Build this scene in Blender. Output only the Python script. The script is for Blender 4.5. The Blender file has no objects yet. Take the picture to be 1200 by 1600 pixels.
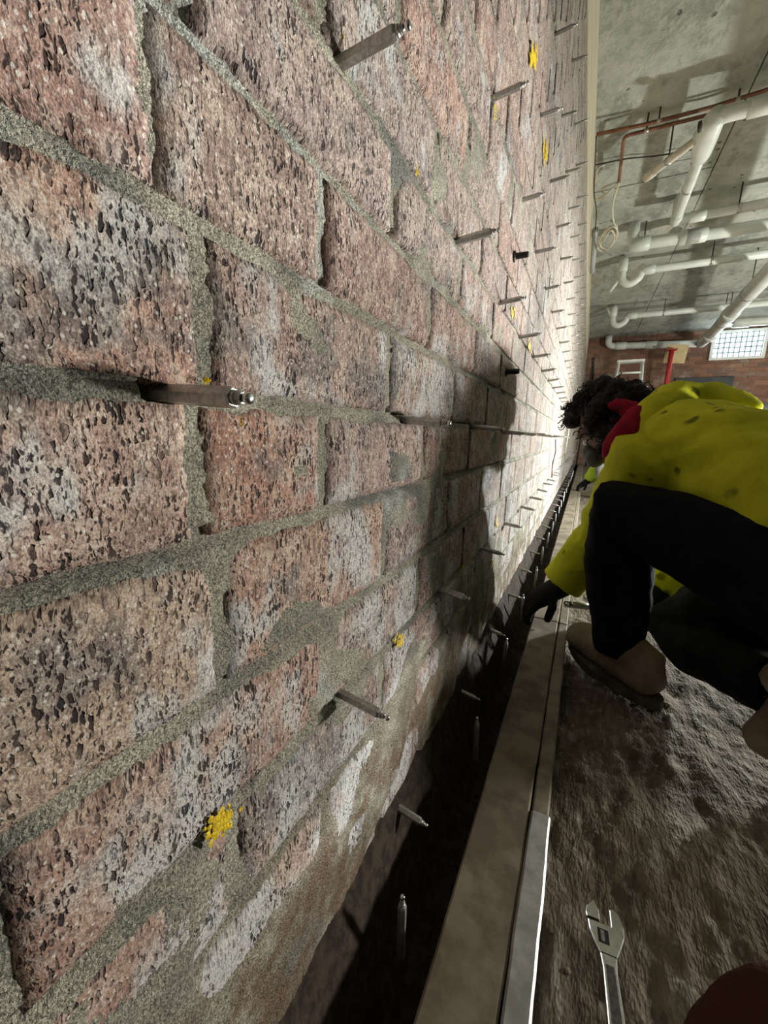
import bpy, bmesh, math, random
from mathutils import Vector, Matrix, noise
random.seed(7)
S = bpy.context.scene
COL = S.collection
# ------------------------------------------------------------------ camera
F, YAW, PITCH, ROLL, CX = 617.536, .46045, .19449, -.02526, .2151
fw = Vector((-math.sin(YAW)*math.cos(PITCH), math.cos(YAW)*math.cos(PITCH), -math.sin(PITCH)))
rt0 = Vector((math.cos(YAW), math.sin(YAW), 0)); dn0 = fw.cross(rt0)
rt = rt0*math.cos(ROLL)+dn0*math.sin(ROLL); dn = dn0*math.cos(ROLL)-rt0*math.sin(ROLL)
CAM = Vector((CX, 0, 0))
cd = bpy.data.cameras.new('camera'); cam = bpy.data.objects.new('camera', cd); COL.objects.link(cam)
cd.sensor_fit = 'HORIZONTAL'; cd.sensor_width = 36; cd.lens = F*36/1200; cd.clip_start = .01
M3 = Matrix((rt, -dn, -fw)).transposed()
cam.matrix_world = Matrix.Translation(CAM) @ M3.to_4x4()
S.camera = cam
def ray(x, y): return rt*((x-600)/F)+dn*((y-800)/F)+fw
def WY(x, y, Y): v = ray(x, y); return CAM+v*(Y/v.y)
def WZ(x, y, Z): v = ray(x, y); return CAM+v*(Z/v.z)
def WX(x, y, X): v = ray(x, y); return CAM+v*((X-CX)/v.x)
def proj(p):
    d = Vector(p)-CAM; z = d.dot(fw)
    return (600+F*d.dot(rt)/z, 800+F*d.dot(dn)/z, z)
# ------------------------------------------------------------------ world and lamps
wd = bpy.data.worlds.new('world'); S.world = wd; wd.use_nodes = True
wd.node_tree.nodes['Background'].inputs[0].default_value = (.6, .7, .8, 1)
wd.node_tree.nodes['Background'].inputs[1].default_value = .05
def lamp(name, loc, power, radius, color=(1, 1, 1)):
    l = bpy.data.lights.new(name, 'POINT'); l.energy = power; l.shadow_soft_size = radius; l.color = color
    o = bpy.data.objects.new(name, l); COL.objects.link(o); o.location = loc; return o
def spot(name, loc, aim, power, radius, angle, blend, color):
    l = bpy.data.lights.new(name, 'SPOT'); l.energy = power; l.shadow_soft_size = radius; l.color = color; l.spot_size = math.radians(angle); l.spot_blend = blend
    o = bpy.data.objects.new(name, l); COL.objects.link(o); o.location = loc; o.rotation_euler = (Vector(aim)-Vector(loc)).to_track_quat('-Z', 'Y').to_euler(); return o
spot('work_lamp_near', (1.75, 1.42, -.26), (0, .45, .36), 112, .09, 70, .4, (1, .97, .92))
spot('work_lamp_middle', (1.75, 3.35, 0), (0, 3.4, -1.2), 320, .05, 166, .4, (.95, 1, 1))
lamp('work_lamp_side', (3.7, 5.3, .1), 330, .08, (.98, 1, .93))
lamp('far_fill_light', (4.6, 9.2, .3), 130, .1, (1, .95, .85))  # added fill to brighten the far wall; no lamp known there
V = S.view_settings
V.view_transform = 'Standard'; V.look = 'None'; V.gamma = 1; V.use_curve_mapping = False; V.exposure = .4
S.cycles.adaptive_threshold = .03; S.cycles.max_bounces = 4; S.cycles.diffuse_bounces = 2; S.cycles.glossy_bounces = 2
FLOOR, CEIL, FARY = -.68, 2.6, 12.3

# ------------------------------------------------------------------ node helpers
class N:
    dim = '3D'
    def __init__(s, name):
        s.m = bpy.data.materials.new(name); s.m.use_nodes = True; s.t = s.m.node_tree
        s.b = s.t.nodes['Principled BSDF']
        s.b.inputs['Specular IOR Level'].default_value = .3
    def n(s, ty, **kw):
        nd = s.t.nodes.new(ty)
        for k, v in kw.items(): setattr(nd, k, v)
        return nd
    def set(s, sock, v):
        if hasattr(v, 'is_linked') or isinstance(v, bpy.types.NodeSocket): s.t.links.new(v, sock)
        else:
            if isinstance(v, tuple) and len(v) == 3 and len(getattr(sock, 'default_value', [0]*3)) == 4: v = (*v, 1)
            sock.default_value = v
    def pos(s): return s.n('ShaderNodeNewGeometry').outputs['Position']
    def wallpos(s):      # wall plane coordinates: along the wall, up
        o = s.sep(s.pos()); c = s.n('ShaderNodeCombineXYZ'); s.dim = '2D'
        s.set(c.inputs[0], s.math('MULTIPLY_ADD', o[0], .5, o[1])); s.set(c.inputs[1], s.math('MULTIPLY_ADD', o[0], .6, o[2])); return c.outputs[0]
    def vmul(s, v, k, off=(0, 0, 0)):
        nd = s.n('ShaderNodeVectorMath', operation='MULTIPLY_ADD'); s.set(nd.inputs[0], v); s.set(nd.inputs[1], k); s.set(nd.inputs[2], off); return nd.outputs[0]
    def vadd(s, a, b):
        nd = s.n('ShaderNodeVectorMath', operation='ADD'); s.set(nd.inputs[0], a); s.set(nd.inputs[1], b); return nd.outputs[0]
    def math(s, op, a, b=0., c=None, clamp=False):
        nd = s.n('ShaderNodeMath', operation=op); nd.use_clamp = clamp; s.set(nd.inputs[0], a); s.set(nd.inputs[1], b)
        if c is not None: s.set(nd.inputs[2], c)
        return nd.outputs[0]
    def noise(s, v, scale=1., detail=3., rough=.55, out=0):
        nd = s.n('ShaderNodeTexNoise'); nd.noise_dimensions = s.dim; s.set(nd.inputs['Vector'], v); nd.inputs['Scale'].default_value = scale
        nd.inputs['Detail'].default_value = detail; nd.inputs['Roughness'].default_value = rough; return nd.outputs[out]
    def voro(s, v, scale=1., feature='F1', rnd=1.):
        nd = s.n('ShaderNodeTexVoronoi', feature=feature, voronoi_dimensions=s.dim); s.set(nd.inputs['Vector'], v); nd.inputs['Scale'].default_value = scale
        nd.inputs['Randomness'].default_value = rnd; return nd.outputs['Distance'], nd.outputs['Color']
    def ramp(s, v, a, b, lo=0., hi=1.):
        nd = s.n('ShaderNodeMapRange'); nd.interpolation_type = 'SMOOTHSTEP'; s.set(nd.inputs[0], v)
        for i, x in enumerate((a, b, lo, hi)): nd.inputs[i+1].default_value = x
        return nd.outputs[0]
    def mix(s, f, a, b, mode='MIX'):
        nd = s.n('ShaderNodeMix', data_type='RGBA', blend_type=mode); s.set(nd.inputs[0], f); s.set(nd.inputs[6], a); s.set(nd.inputs[7], b); return nd.outputs[2]
    def sep(s, v):
        nd = s.n('ShaderNodeSeparateXYZ'); s.set(nd.inputs[0], v); return nd.outputs
    def bump(s, h, strength=.5, dist=.002):
        nd = s.n('ShaderNodeBump'); nd.inputs['Strength'].default_value = strength; nd.inputs['Distance'].default_value = dist
        s.set(nd.inputs['Height'], h); s.t.links.new(nd.outputs[0], s.b.inputs['Normal'])
    def done(s, col=None, rough=.9, metal=0.):
        if col is not None: s.set(s.b.inputs['Base Color'], col)
        s.set(s.b.inputs['Roughness'], rough); s.b.inputs['Metallic'].default_value = metal; return s.m

def brick_material(name, source):
    g = N(name); P = g.wallpos()
    if source == 'obj':
        base = g.n('ShaderNodeObjectInfo').outputs['Color']
    else:
        at = g.n('ShaderNodeAttribute'); at.attribute_name = 'tint'; base = at.outputs['Color']
    warp = g.vmul(g.noise(g.vmul(P, (170, 110, 0)), 1, 2, .75, 1), (.005, .009, 0), (-.0025, -.0045, 0))
    PW = g.vadd(P, warp)
    # mottling
    m1 = g.noise(g.vmul(P, (22, 16, 0)), 1, 3, .65)
    m2 = g.noise(g.vmul(P, (70, 45, 0), (3, 1, 7)), 1, 3, .6)
    m3 = g.noise(g.vmul(P, (9, 6, 0), (11, 3, 5)), 1, 3, .7)
    c = g.mix(g.ramp(m1, .42, .66), base, g.mix(.42, base, (.60, .48, .37)))
    c = g.mix(g.ramp(m2, .5, .72, 0, .6), c, (.62, .51, .42))
    c = g.mix(g.ramp(m2, .5, .32, 0, .7), c, g.mix(.62, base, (.17, .10, .085)))
    # grey white bloom
    z = g.sep(P)[1]
    low = g.ramp(z, .25, -.45, 0., .13)
    bl = g.ramp(g.math('ADD', m3, low), .56, .70, 0, .8)
    c = g.mix(bl, c, (.56, .585, .57))
    # soot grey patches
    c = g.mix(g.ramp(g.noise(g.vmul(P, (7, 7, 0), (5, 9, 2)), 1, 4, .7), .53, .66, 0, .7), c, (.15, .145, .14))
    m4 = g.noise(g.vmul(P, (330, 240, 0), (2, 6, 4)), 1, 2, .7)
    c = g.mix(g.ramp(m4, .52, .66, 0, .5), c, (.58, .48, .41))
    c = g.mix(g.ramp(m4, .47, .34, 0, .6), c, (.16, .11, .10))
    # fine grain
    fine = g.noise(g.vmul(P, (900, 700, 0)), 1, 2, .6)
    c = g.mix(.55, c, g.mix(g.ramp(fine, .3, .7), (.25, .25, .25), (.75, .75, .75)), 'OVERLAY')
    # pores and dark inclusions, drawn out vertically by the wire cut
    def pores(sx, sz, thr, act, off):
        d, col = g.voro(g.vmul(PW, (sx, sz, 0), off))
        a = g.ramp(g.sep(col)[0], act, act+.06)
        sz2 = g.math('MULTIPLY_ADD', g.sep(col)[1], thr*.9, thr*.45)
        return g.math('MULTIPLY', a, g.ramp(g.math('SUBTRACT', d, sz2), .07, -.07))
    clus = g.ramp(g.noise(g.vmul(P, (28, 14, 0), (2, 8, 1)), 1, 3, .6), .34, .62)
    p1 = pores(270, 92, .31, .56, (0, 0, 0))
    p2 = pores(560, 220, .31, .36, (4, 2, 9))
    p3 = g.math('MULTIPLY', pores(340, 30, .14, .62, (1, 5, 3)), 1.)
    p2 = g.math('MULTIPLY', p2, g.ramp(clus, 0, 1, .35, 1))
    p1 = g.math('MULTIPLY', p1, g.ramp(clus, 0, 1, .45, 1))
    pore = g.math('MAXIMUM', g.math('MAXIMUM', p1, p2), p3)
    tone = g.mix(g.ramp(m2, .4, .6), (.008, .008, .012), (.026, .012, .009))
    c = g.mix(g.math('MULTIPLY', pore, .93), c, tone)
    # pale grit
    d, col = g.voro(g.vmul(P, (330, 260, 0), (7, 7, 1)))
    grit = g.math('MULTIPLY', g.ramp(g.sep(col)[2], .86, .9), g.ramp(d, .32, .2))
    c = g.mix(g.math('MULTIPLY', grit, .7), c, (.74, .70, .62))
    h = g.math('SUBTRACT', g.math('MULTIPLY_ADD', fine, .25, g.math('MULTIPLY', m2, .6)), g.math('MULTIPLY', p1, 1.3))
    g.bump(h, .9, .0022)
    return g.done(c, .88)
BRICK, BRICK_S = brick_material('fired_brick', 'obj'), brick_material('fired_brick_far', 'attr')

def mortar_material():
    g = N('sandy_mortar'); P = g.pos()
    a = g.noise(g.vmul(P, (14, 14, 14)), 1, 4, .6); b = g.noise(g.vmul(P, (600, 600, 600)), 1, 3, .7)
    c = g.mix(g.ramp(a, .35, .65), (.30, .29, .235), (.50, .47, .37))
    c = g.mix(g.ramp(g.noise(g.vmul(P, (6, 6, 6), (4, 4, 4)), 1, 3), .5, .68, 0, .75), c, (.15, .15, .14))
    c = g.mix(g.ramp(g.noise(g.vmul(P, (8, 8, 8), (9, 1, 4)), 1, 3), .58, .72, 0, .7), c, (.58, .60, .57))
    c = g.mix(g.math('MULTIPLY', g.ramp(g.sep(P)[2], -.33, -.5), g.ramp(g.noise(g.vmul(P, (16, 16, 16), (3, 3, 8)), 1, 4, .7), .36, .58, .1, .9)), c, (.20, .13, .08))
    d, col = g.voro(g.vmul(P, (800, 800, 800)))
    c = g.mix(.75, c, g.mix(g.sep(col)[0], (.12, .12, .12), (.88, .88, .86)), 'OVERLAY')
    g.bump(g.math('ADD', b, g.math('MULTIPLY', g.noise(g.vmul(P, (240, 240, 240)), 1, 4, .7), 1.5)), 1., .003)
    return g.done(c, .95)
MORTAR = mortar_material()

def simple(name, c1, c2, scale=40, rough=.8, metal=0., bump=.3, dist=.001, detail=4, spec=.3, lo=.38, hi=.62):
    g = N(name); P = g.n('ShaderNodeTexCoord').outputs['Object']; f = g.noise(P, scale, detail, .6)
    g.b.inputs['Specular IOR Level'].default_value = spec
    if bump: g.bump(f, bump, dist)
    return g.done(g.mix(g.ramp(f, lo, hi), c1, c2), rough, metal)

def concrete_ceiling():
    g = N('cast_concrete'); P = g.pos()
    a = g.noise(g.vmul(P, (1.2, 1.2, 1.2)), 1, 3, .7); b = g.noise(g.vmul(P, (14, 14, 14)), 1, 3, .7)
    c = g.mix(g.ramp(a, .35, .68), (.27, .285, .25), (.45, .465, .405))
    c = g.mix(g.ramp(b, .35, .7, 0, .55), c, (.52, .53, .46)); c = g.mix(g.ramp(g.noise(g.vmul(P, (5, 2.2, 1)), 1, 4, .75), .5, .36, 0, .6), c, (.2, .205, .18))
    c = g.mix(g.ramp(g.noise(g.vmul(P, (2.2, .9, 1), (3, 4, 0)), 1, 4, .6), .60, .72, 0, .55), c, (.42, .33, .2))
    d, col = g.voro(g.vmul(P, (9, 9, 9)))
    pit = g.math('MULTIPLY', g.ramp(g.sep(col)[0], .72, .78), g.ramp(g.math('ADD', d, g.math('MULTIPLY', b, .35)), .36, .27))
    c = g.mix(g.math('MULTIPLY', pit, .8), c, (.1, .1, .09))
    g.bump(g.math('SUBTRACT', b, pit), .7, .02)
    return g.done(c, .9)
CONC = concrete_ceiling()

def dirt():
    g = N('trodden_dirt'); P = g.pos()
    g.dim = '2D'; a = g.noise(g.vmul(P, (6, 6, 0)), 1, 3, .65); b = g.noise(g.vmul(P, (45, 25, 0)), 1, 3, .75)
    w = g.noise(g.vmul(P, (30, 9, 0), (1, 2, 0)), 1, 4, .75)
    c = g.mix(g.ramp(a, .35, .65), (.115, .09, .062), (.19, .155, .11))
    c = g.mix(g.ramp(b, .45, .75, 0, .6), c, (.28, .24, .18))
    c = g.mix(g.ramp(w, .58, .66, 0, .6), c, (.36, .335, .28))
    c = g.mix(g.ramp(w, .43, .36, 0, .5), c, (.06, .045, .03))
    g.bump(g.math('ADD', g.math('MULTIPLY', w, 1.6), b), .9, .008)
    return g.done(c, .95)
DIRT = dirt()
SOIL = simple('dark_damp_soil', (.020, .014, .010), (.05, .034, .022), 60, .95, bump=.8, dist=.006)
STEEL = simple('zinc_steel', (.40, .39, .37), (.58, .57, .55), 300, .4, .75, .15, .0003)
CHROME = simple('bright_steel', (.66, .67, .68), (.78, .78, .79), 150, .2, 1., .08, .0003)
BLACKM = simple('black_plastic', (.012, .011, .01), (.03, .028, .026), 90, .6)
PVC = simple('white_plastic_pipe', (.62, .65, .60), (.74, .76, .71), 3, .4, spec=.5, bump=0)
PVCY = simple('weathered_channel', (.60, .54, .44), (.72, .68, .58), 4, .5, bump=0)
COPPER = simple('brown_copper', (.20, .095, .06), (.30, .15, .09), 12, .5, .3)
WIRE = simple('cream_cable', (.55, .50, .38), (.66, .61, .48), 8, .6, bump=0)
DKWIRE = simple('dark_wire', (.05, .04, .035), (.08, .06, .05), 8, .6, bump=0)
YELLOWP = simple('yellow_paint', (.62, .42, .012), (.80, .58, .02), 300, .6, bump=.6, dist=.0006)

# ------------------------------------------------------------------ mesh helpers
def link(name, me, mat=None, parent=None):
    if isinstance(me, bmesh.types.BMesh):
        m = bpy.data.meshes.new(name); me.to_mesh(m); me.free(); me = m
    o = bpy.data.objects.new(name, me); COL.objects.link(o)
    if mat and not me.materials: me.materials.append(mat)
    if parent: o.parent = parent
    return o
def tag(o, label=None, cat=None, group=None, kind=None):
    for k, v in (('label', label), ('category', cat), ('group', group), ('kind', kind)):
        if v: o[k] = v
    return o
def thing(name, label, cat, loc=(0, 0, 0), group=None):
    o = bpy.data.objects.new(name, None); COL.objects.link(o); o.location = loc; o.empty_display_size = .02
    return tag(o, label, cat, group)
def smooth(o, on=True):
    o.data.polygons.foreach_set('use_smooth', [on]*len(o.data.polygons)); return o
def setparent(o, p):
    o.parent = p
    o.matrix_parent_inverse = Matrix.Translation(p.location).inverted() if p.parent is None else Matrix()
    return o
def box(bm, lo, hi, bev=0.):
    r = bmesh.ops.create_cube(bm, size=1); vs = r['verts']
    lo, hi = Vector(lo), Vector(hi)
    for v in vs: v.co = Vector([(lo[i]+hi[i])/2+v.co[i]*(hi[i]-lo[i]) for i in range(3)])
    if bev: bmesh.ops.bevel(bm, geom=list({e for v in vs for e in v.link_edges}), offset=bev, segments=2, affect='EDGES', profile=.6)
    return bm
def boxo(name, lo, hi, mat, parent=None, bev=0.):
    bm = bmesh.new(); box(bm, lo, hi, bev); o = link(name, bm, mat)
    if parent: setparent(o, parent)
    return o
def frame_of(t, prev=None):
    t = t.normalized()
    if prev is None:
        a = Vector((0, 0, 1)) if abs(t.z) < .9 else Vector((1, 0, 0)); u = t.cross(a).normalized()
    else: u = (prev-t*prev.dot(t)).normalized()
    return u, t.cross(u).normalized()
def tube(bm, pts, rad, seg=12, cap=True, u0=None, flat=1.):
    pts = [Vector(p) for p in pts]; n = len(pts)
    rr = rad if isinstance(rad, (list, tuple)) else [rad]*n
    rings, u = [], u0
    for i, p in enumerate(pts):
        t = (pts[min(i+1, n-1)]-pts[max(i-1, 0)])
        u, w = frame_of(t, u)
        r = rr[i]; ra, rb = (r if isinstance(r, tuple) else (r, r*flat))
        rings.append([bm.verts.new(p+u*math.cos(2*math.pi*k/seg)*ra+w*math.sin(2*math.pi*k/seg)*rb) for k in range(seg)])
    for a, b in zip(rings, rings[1:]):
        for k in range(seg): bm.faces.new((a[k], a[(k+1) % seg], b[(k+1) % seg], b[k]))
    if cap: bm.faces.new(rings[0][::-1]); bm.faces.new(rings[-1])
    return bm
def tubeo(name, pts, rad, mat, parent=None, seg=12, cap=True, flat=1.):
    bm = tube(bmesh.new(), pts, rad, seg, cap, None, flat); bmesh.ops.recalc_face_normals(bm, faces=bm.faces[:]); o = smooth(link(name, bm, mat))
    if parent: setparent(o, parent)
    return o
def rounded(pts, r=.08, k=5):
    pts = [Vector(p) for p in pts]; out = [pts[0]]
    for i in range(1, len(pts)-1):
        a, b, c = pts[i-1], pts[i], pts[i+1]
        d1 = min(r, (a-b).length*.45); d2 = min(r, (c-b).length*.45)
        p, q = b+(a-b).normalized()*d1, b+(c-b).normalized()*d2
        for j in range(k+1):
            t = j/k; out.append(p*(1-t)**2+b*2*t*(1-t)+q*t*t)
    return out+[pts[-1]]
def spline(pts, k=8):
    pts = [Vector(p) for p in pts]; q = [pts[0]]+pts+[pts[-1]]; out = []
    for i in range(1, len(q)-2):
        for j in range(k):
            t = j/k; a, b, c, d = q[i-1:i+3]
            out.append(.5*((2*b)+(c-a)*t+(2*a-5*b+4*c-d)*t*t+(3*b-a-3*c+d)*t**3))
    return out+[pts[-1]]
def bake(o):
    dg = bpy.context.evaluated_depsgraph_get(); me = bpy.data.meshes.new_from_object(o.evaluated_get(dg)); o.modifiers.clear(); o.data = me; return o
def nz(x, y, z, s=1.): return noise.noise(Vector((x*s, y*s, z*s)))
def fb(x, y, z, s=1., o=4): return noise.fractal(Vector((x*s, y*s, z*s)), .9, 2., o)

# ------------------------------------------------------------------ brick wall on the left
wall = boxo('wall_left', (-.35, -2.5, -1.0), (-.03, FARY+.3, CEIL+.1), MORTAR)
tag(wall, 'long pitted red and grey brick wall running into the distance', 'wall', kind='structure')
JZ = {0: .020, 1: .120, 2: .2153, 3: .3035, 4: .4, 5: .502, -1: -.0755, -2: -.189, -3: -.2947, -4: -.396}
def jz(k):
    if k in JZ: return JZ[k]
    return .502+.1*(k-5) if k > 5 else -.396+.1*(k+4)
L, TJ = .2605, .0125
TOPZ = 2.0
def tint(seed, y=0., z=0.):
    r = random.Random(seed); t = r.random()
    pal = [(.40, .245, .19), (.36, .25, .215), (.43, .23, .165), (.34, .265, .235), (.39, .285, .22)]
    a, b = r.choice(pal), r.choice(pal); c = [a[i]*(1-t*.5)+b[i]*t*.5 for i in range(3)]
    v = r.uniform(.82, 1.1); m = sum(c)/3; w = max(0, min(.6, (y-1.0)*.4, .6))+max(0, min(.2, (z-.5)*.2)); w = min(w, .65)  # paler with distance and height: dust plus lamp wash put into the tint
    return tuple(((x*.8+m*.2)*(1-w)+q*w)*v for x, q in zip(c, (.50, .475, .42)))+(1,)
OVER = {(-1, .171): (.42, .225, .155), (-2, -.078): (.47, .35, .255), (-2, .182): (.43, .27, .195), (0, -.078): (.47, .28, .205), (-1, .307): (.36, .265, .235), (-1, -.21): (.42, .285, .225), (-1, .047): (.42, .285, .225), (0, .182): (.37, .25, .205), (1, .157): (.33, .23, .185), (-3, .047): (.40, .25, .19), (-3, .307): (.30, .24, .215), (-4, -.078): (.36, .22, .165)}
slots = []
for k in range(-8, 40):
    z0, z1 = jz(k), jz(k+1)
    if z0 > TOPZ-.02: break
    z1 = min(z1, TOPZ)
    ph = .182 if k % 2 == 0 else .3075
    ys = [ph+L*i for i in range(-10, int(FARY/L)+2)]
    if k == -1: ys.append(.171)
    if k == 1: ys.append(.157)
    ys = sorted(ys)
    for a, b in zip(ys, ys[1:]):
        if a > FARY: break
        slots.append((k, a+TJ/2*(.1 if k == 1 and abs(a-.157) < .001 else .9), min(b, FARY+.1)-TJ/2*(.1 if k == 1 and abs(b-.157) < .001 else .9), z0+TJ/2, z1-TJ/2))
def area(s):
    k, a, b, z0, z1 = s
    if b < .05: return 0
    a = max(a, .04); q = [proj((0, y, z)) for y, z in ((a, z0), (b, z0), (b, z1), (a, z1))]
    xs = [min(max(p[0], 0), 1200) for p in q]; yy = [min(max(p[1], 0), 1600) for p in q]
    return abs(sum(xs[i]*yy[(i+1) % 4]-xs[(i+1) % 4]*yy[i] for i in range(4)))/2
slots.sort(key=area, reverse=True)
def near_brick(k, a, b, z0, z1, seed):
    ny, nzv = max(4, int((b-a)/.009)), 10
    g = []; bm = bmesh.new()
    for i in range(ny+1):
        row = []
        for j in range(nzv+1):
            u, v = i/ny, j/nzv; y, z = a+(b-a)*u, z0+(z1-z0)*v
            ed = min(u*(b-a), (1-u)*(b-a), v*(z1-z0), (1-v)*(z1-z0))
            ey = .0020*fb(y*9, z*9, seed, 7)+.0012*nz(y, z, seed, 160); ez = .0026*fb(y*9, z*9, seed+9, 5)+.0012*nz(y, z, seed+4, 160)
            x = -.0028*max(0, 1-ed/.006)**2+.0006*nz(y, z, seed, 120)+.0010*nz(y, z, seed, 25)
            if ed < 1e-6: x -= .001+.0015*max(0, nz(y, z, seed, 60))
            row.append(bm.verts.new((x, y+ey, z+ez)))
        g.append(row)
    for i in range(ny):
        for j in range(nzv): bm.faces.new((g[i][j], g[i+1][j], g[i+1][j+1], g[i][j+1]))
    loop = [g[i][0] for i in range(ny)]+[g[ny][j] for j in range(nzv)]+[g[i][nzv] for i in range(ny, 0, -1)]+[g[0][j] for j in range(nzv, 0, -1)]
    back = [bm.verts.new((-.028, v.co.y, v.co.z)) for v in loop]
    n = len(loop)
    for i in range(n): bm.faces.new((loop[i], back[i], back[(i+1) % n], loop[(i+1) % n]))
    return bm
def unit_brick(seed):   # unit size in y and z, shared between far bricks
    bm = bmesh.new(); r = random.Random(seed)
    def ring(x, ins): return [bm.verts.new((x+r.uniform(-.0006, .0006), y+r.uniform(-.004, .004), z+r.uniform(-.012, .012))) for y, z in ((ins*.35, ins), (.5, ins*.8), (1-ins*.35, ins), (1-ins*.35, 1-ins), (.5, 1-ins*.8), (ins*.35, 1-ins))]
    a, b, c = ring(-.028, 0), ring(-.002, 0), ring(0, .03)
    for p, q in ((a, b), (b, c)):
        for i in range(6): bm.faces.new((p[i], p[(i+1) % 6], q[(i+1) % 6], q[i]))
    bm.faces.new(c); bmesh.ops.recalc_face_normals(bm, faces=bm.faces[:])
    me = bpy.data.meshes.new('brick'); bm.to_mesh(me); bm.free(); me.materials.append(BRICK); return me
UB = [unit_brick(i) for i in range(8)]
NB = 296
for i, s in enumerate(slots[:NB]):
    k, a, b, z0, z1 = s
    if i < 60 and a < 1.3:
        o = smooth(link('brick', near_brick(*s, i*3.1), BRICK))
    else:
        o = link('brick', UB[i % 8]); o.location = (random.uniform(-.0012, .0012), a, z0); o.scale = (1, b-a, z1-z0)
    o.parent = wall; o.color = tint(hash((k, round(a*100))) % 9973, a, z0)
    for (kk, aa), c in OVER.items():
        if kk == k and abs(a-TJ/2-aa) < .02: o.color = (*c, 1)
def brick_stuff(name, items, parent, mapf, mat=BRICK_S, pal=None):
    vs, fs, cols = [], [], []
    for n, (k, a, b, z0, z1) in enumerate(items):
        x = random.uniform(-.0012, .0012); i0 = len(vs); e = .003
        for xx, ins in ((-.028, 0), (x-.002, 0), (x, e)):
            vs += [mapf(xx, yy, zz) for yy, zz in ((a+ins, z0+ins), (b-ins, z0+ins), (b-ins, z1-ins), (a+ins, z1-ins))]
        f = [(i0+8, i0+9, i0+10, i0+11)]
        for h in (0, 4):
            for q in range(4): f.append((i0+h+q, i0+h+(q+1) % 4, i0+h+4+(q+1) % 4, i0+h+4+q))
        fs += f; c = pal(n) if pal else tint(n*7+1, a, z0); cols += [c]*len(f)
    me = bpy.data.meshes.new(name); me.from_pydata(vs, [], fs); me.materials.append(mat)
    at = me.attributes.new('tint', 'FLOAT_COLOR', 'FACE'); at.data.foreach_set('color', [x for c in cols for x in c])
    o = link(name, me); o.parent = parent; o['kind'] = 'stuff'; return o
brick_stuff('far_bricks', slots[NB:], wall, lambda x, y, z: (x, y, z))
# packer positions
ROWZ = [(-2, -.602), (-1, -.289), (0, .017), (1, .309), (2, .607), (3, .909), (4, 1.209), (5, 1.509)]
PK = []
for r, z in ROWZ:
    n = 0; y = .158 if r % 2 == 0 else .338
    while y < FARY-.3: PK.append((r, n, y, z)); y += .345; n += 1
# mortar: a fine relief near the camera, coarse farther on
def mortar_patch(name, y0, y1, z0, z1, st, rough):
    ny, nz_ = int((y1-y0)/st), int((z1-z0)/st); vs, fs = [], []
    near = [(y, z) for r, n, y, z in PK if y0 < y < y1]
    for i in range(ny+1):
        for j in range(nz_+1):
            y, z = y0+(y1-y0)*i/ny, z0+(z1-z0)*j/nz_
            x = -.0042+rough*(.0022*fb(y, z, 3, 18)+.0014*nz(y, z, 5, 210)+.0008*nz(y, z, 8, 420))
            sm = .08+nz(y, z, 11, 6)+.5*nz(y, z, 2, 15)+max(0, min(1, (-.22-z)/.25))*.75
            x += rough*max(0, min(1, (sm-.25)/.5))*.0072
            kk = min(JZ, key=lambda q: abs(JZ[q]-z)); dzj = z-JZ[kk]
            if .0015 < dzj < .012: x -= rough*max(0, .0045+.010*nz(y, z, 21, 7))
            for yy, zz in near:
                d = math.hypot(y-yy+.004, (z-zz-.004))
                if d < .0125: x -= .018*(1 if d < .010 else .5)
            vs.append((min(x, .0035), y, z))
    w = nz_+1
    for i in range(ny):
        for j in range(nz_):
            q = i*w+j; fs.append((q, q+w, q+w+1, q+1))
    me = bpy.data.meshes.new(name); me.from_pydata(vs, [], fs); me.materials.append(MORTAR)
    o = smooth(link(name, me)); o.parent = wall; return o
mortar_patch('mortar', .0, 1.2, -.72, .62, .0034, 1)
mortar_patch('mortar', 1.2, 3.0, -.75, .62, .012, .7)
boxo('mortar', (-.02, -2.5, -1), (-.0045, 0, TOPZ), MORTAR, wall)
boxo('mortar', (-.02, 0, .62), (-.0045, 3., TOPZ), MORTAR, wall)
boxo('mortar', (-.02, 3., -1), (-.0045, FARY, TOPZ), MORTAR, wall)
# pale band along the head of the wall
def band_mat():
    g = N('pale_board_marked_render'); P = g.pos()
    f = g.noise(g.vmul(P, (20, 1.2, 60)), 1, 4, .65); c = g.mix(g.ramp(f, .35, .65), (.50, .43, .30), (.70, .64, .49))
    g.bump(f, .5, .006); return g.done(c, .85)
BAND = band_mat()
boxo('trim_band', (-.03, -2.5, TOPZ), (.004, FARY, CEIL), BAND, wall)
# paint marks sprayed around the joints
def splat(cx, cy, w, h, n, seed, slant=0.):
    r = random.Random(seed); c = WX(cx, cy, .001); bm = bmesh.new()
    ey, ez = (WX(cx+w, cy, .001)-c), (WX(cx, cy+h, .001)-c)
    for _ in range(n):
        t, q = r.gauss(0, .42), r.gauss(0, .42)
        p = c+ey*(t+slant*-q)+ez*q; s = (ey.length+ez.length)*r.uniform(.05, .13)
        ring = [bm.verts.new((.0032+r.uniform(0, .001), p.y+math.cos(a)*s*r.uniform(.5, 1), p.z+math.sin(a)*s*r.uniform(.6, 1.3))) for a in [k*math.pi/3.5 for k in range(7)]]
        top = bm.verts.new((.0046, p.y, p.z))
        for k in range(7): bm.faces.new((ring[k], ring[(k+1) % 7], top))
    bmesh.ops.recalc_face_normals(bm, faces=bm.faces[:])
    o = link('paint_mark', bm, YELLOWP); o.parent = wall; o['label'] = 'yellow sprayed marking dot'; return o
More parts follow.
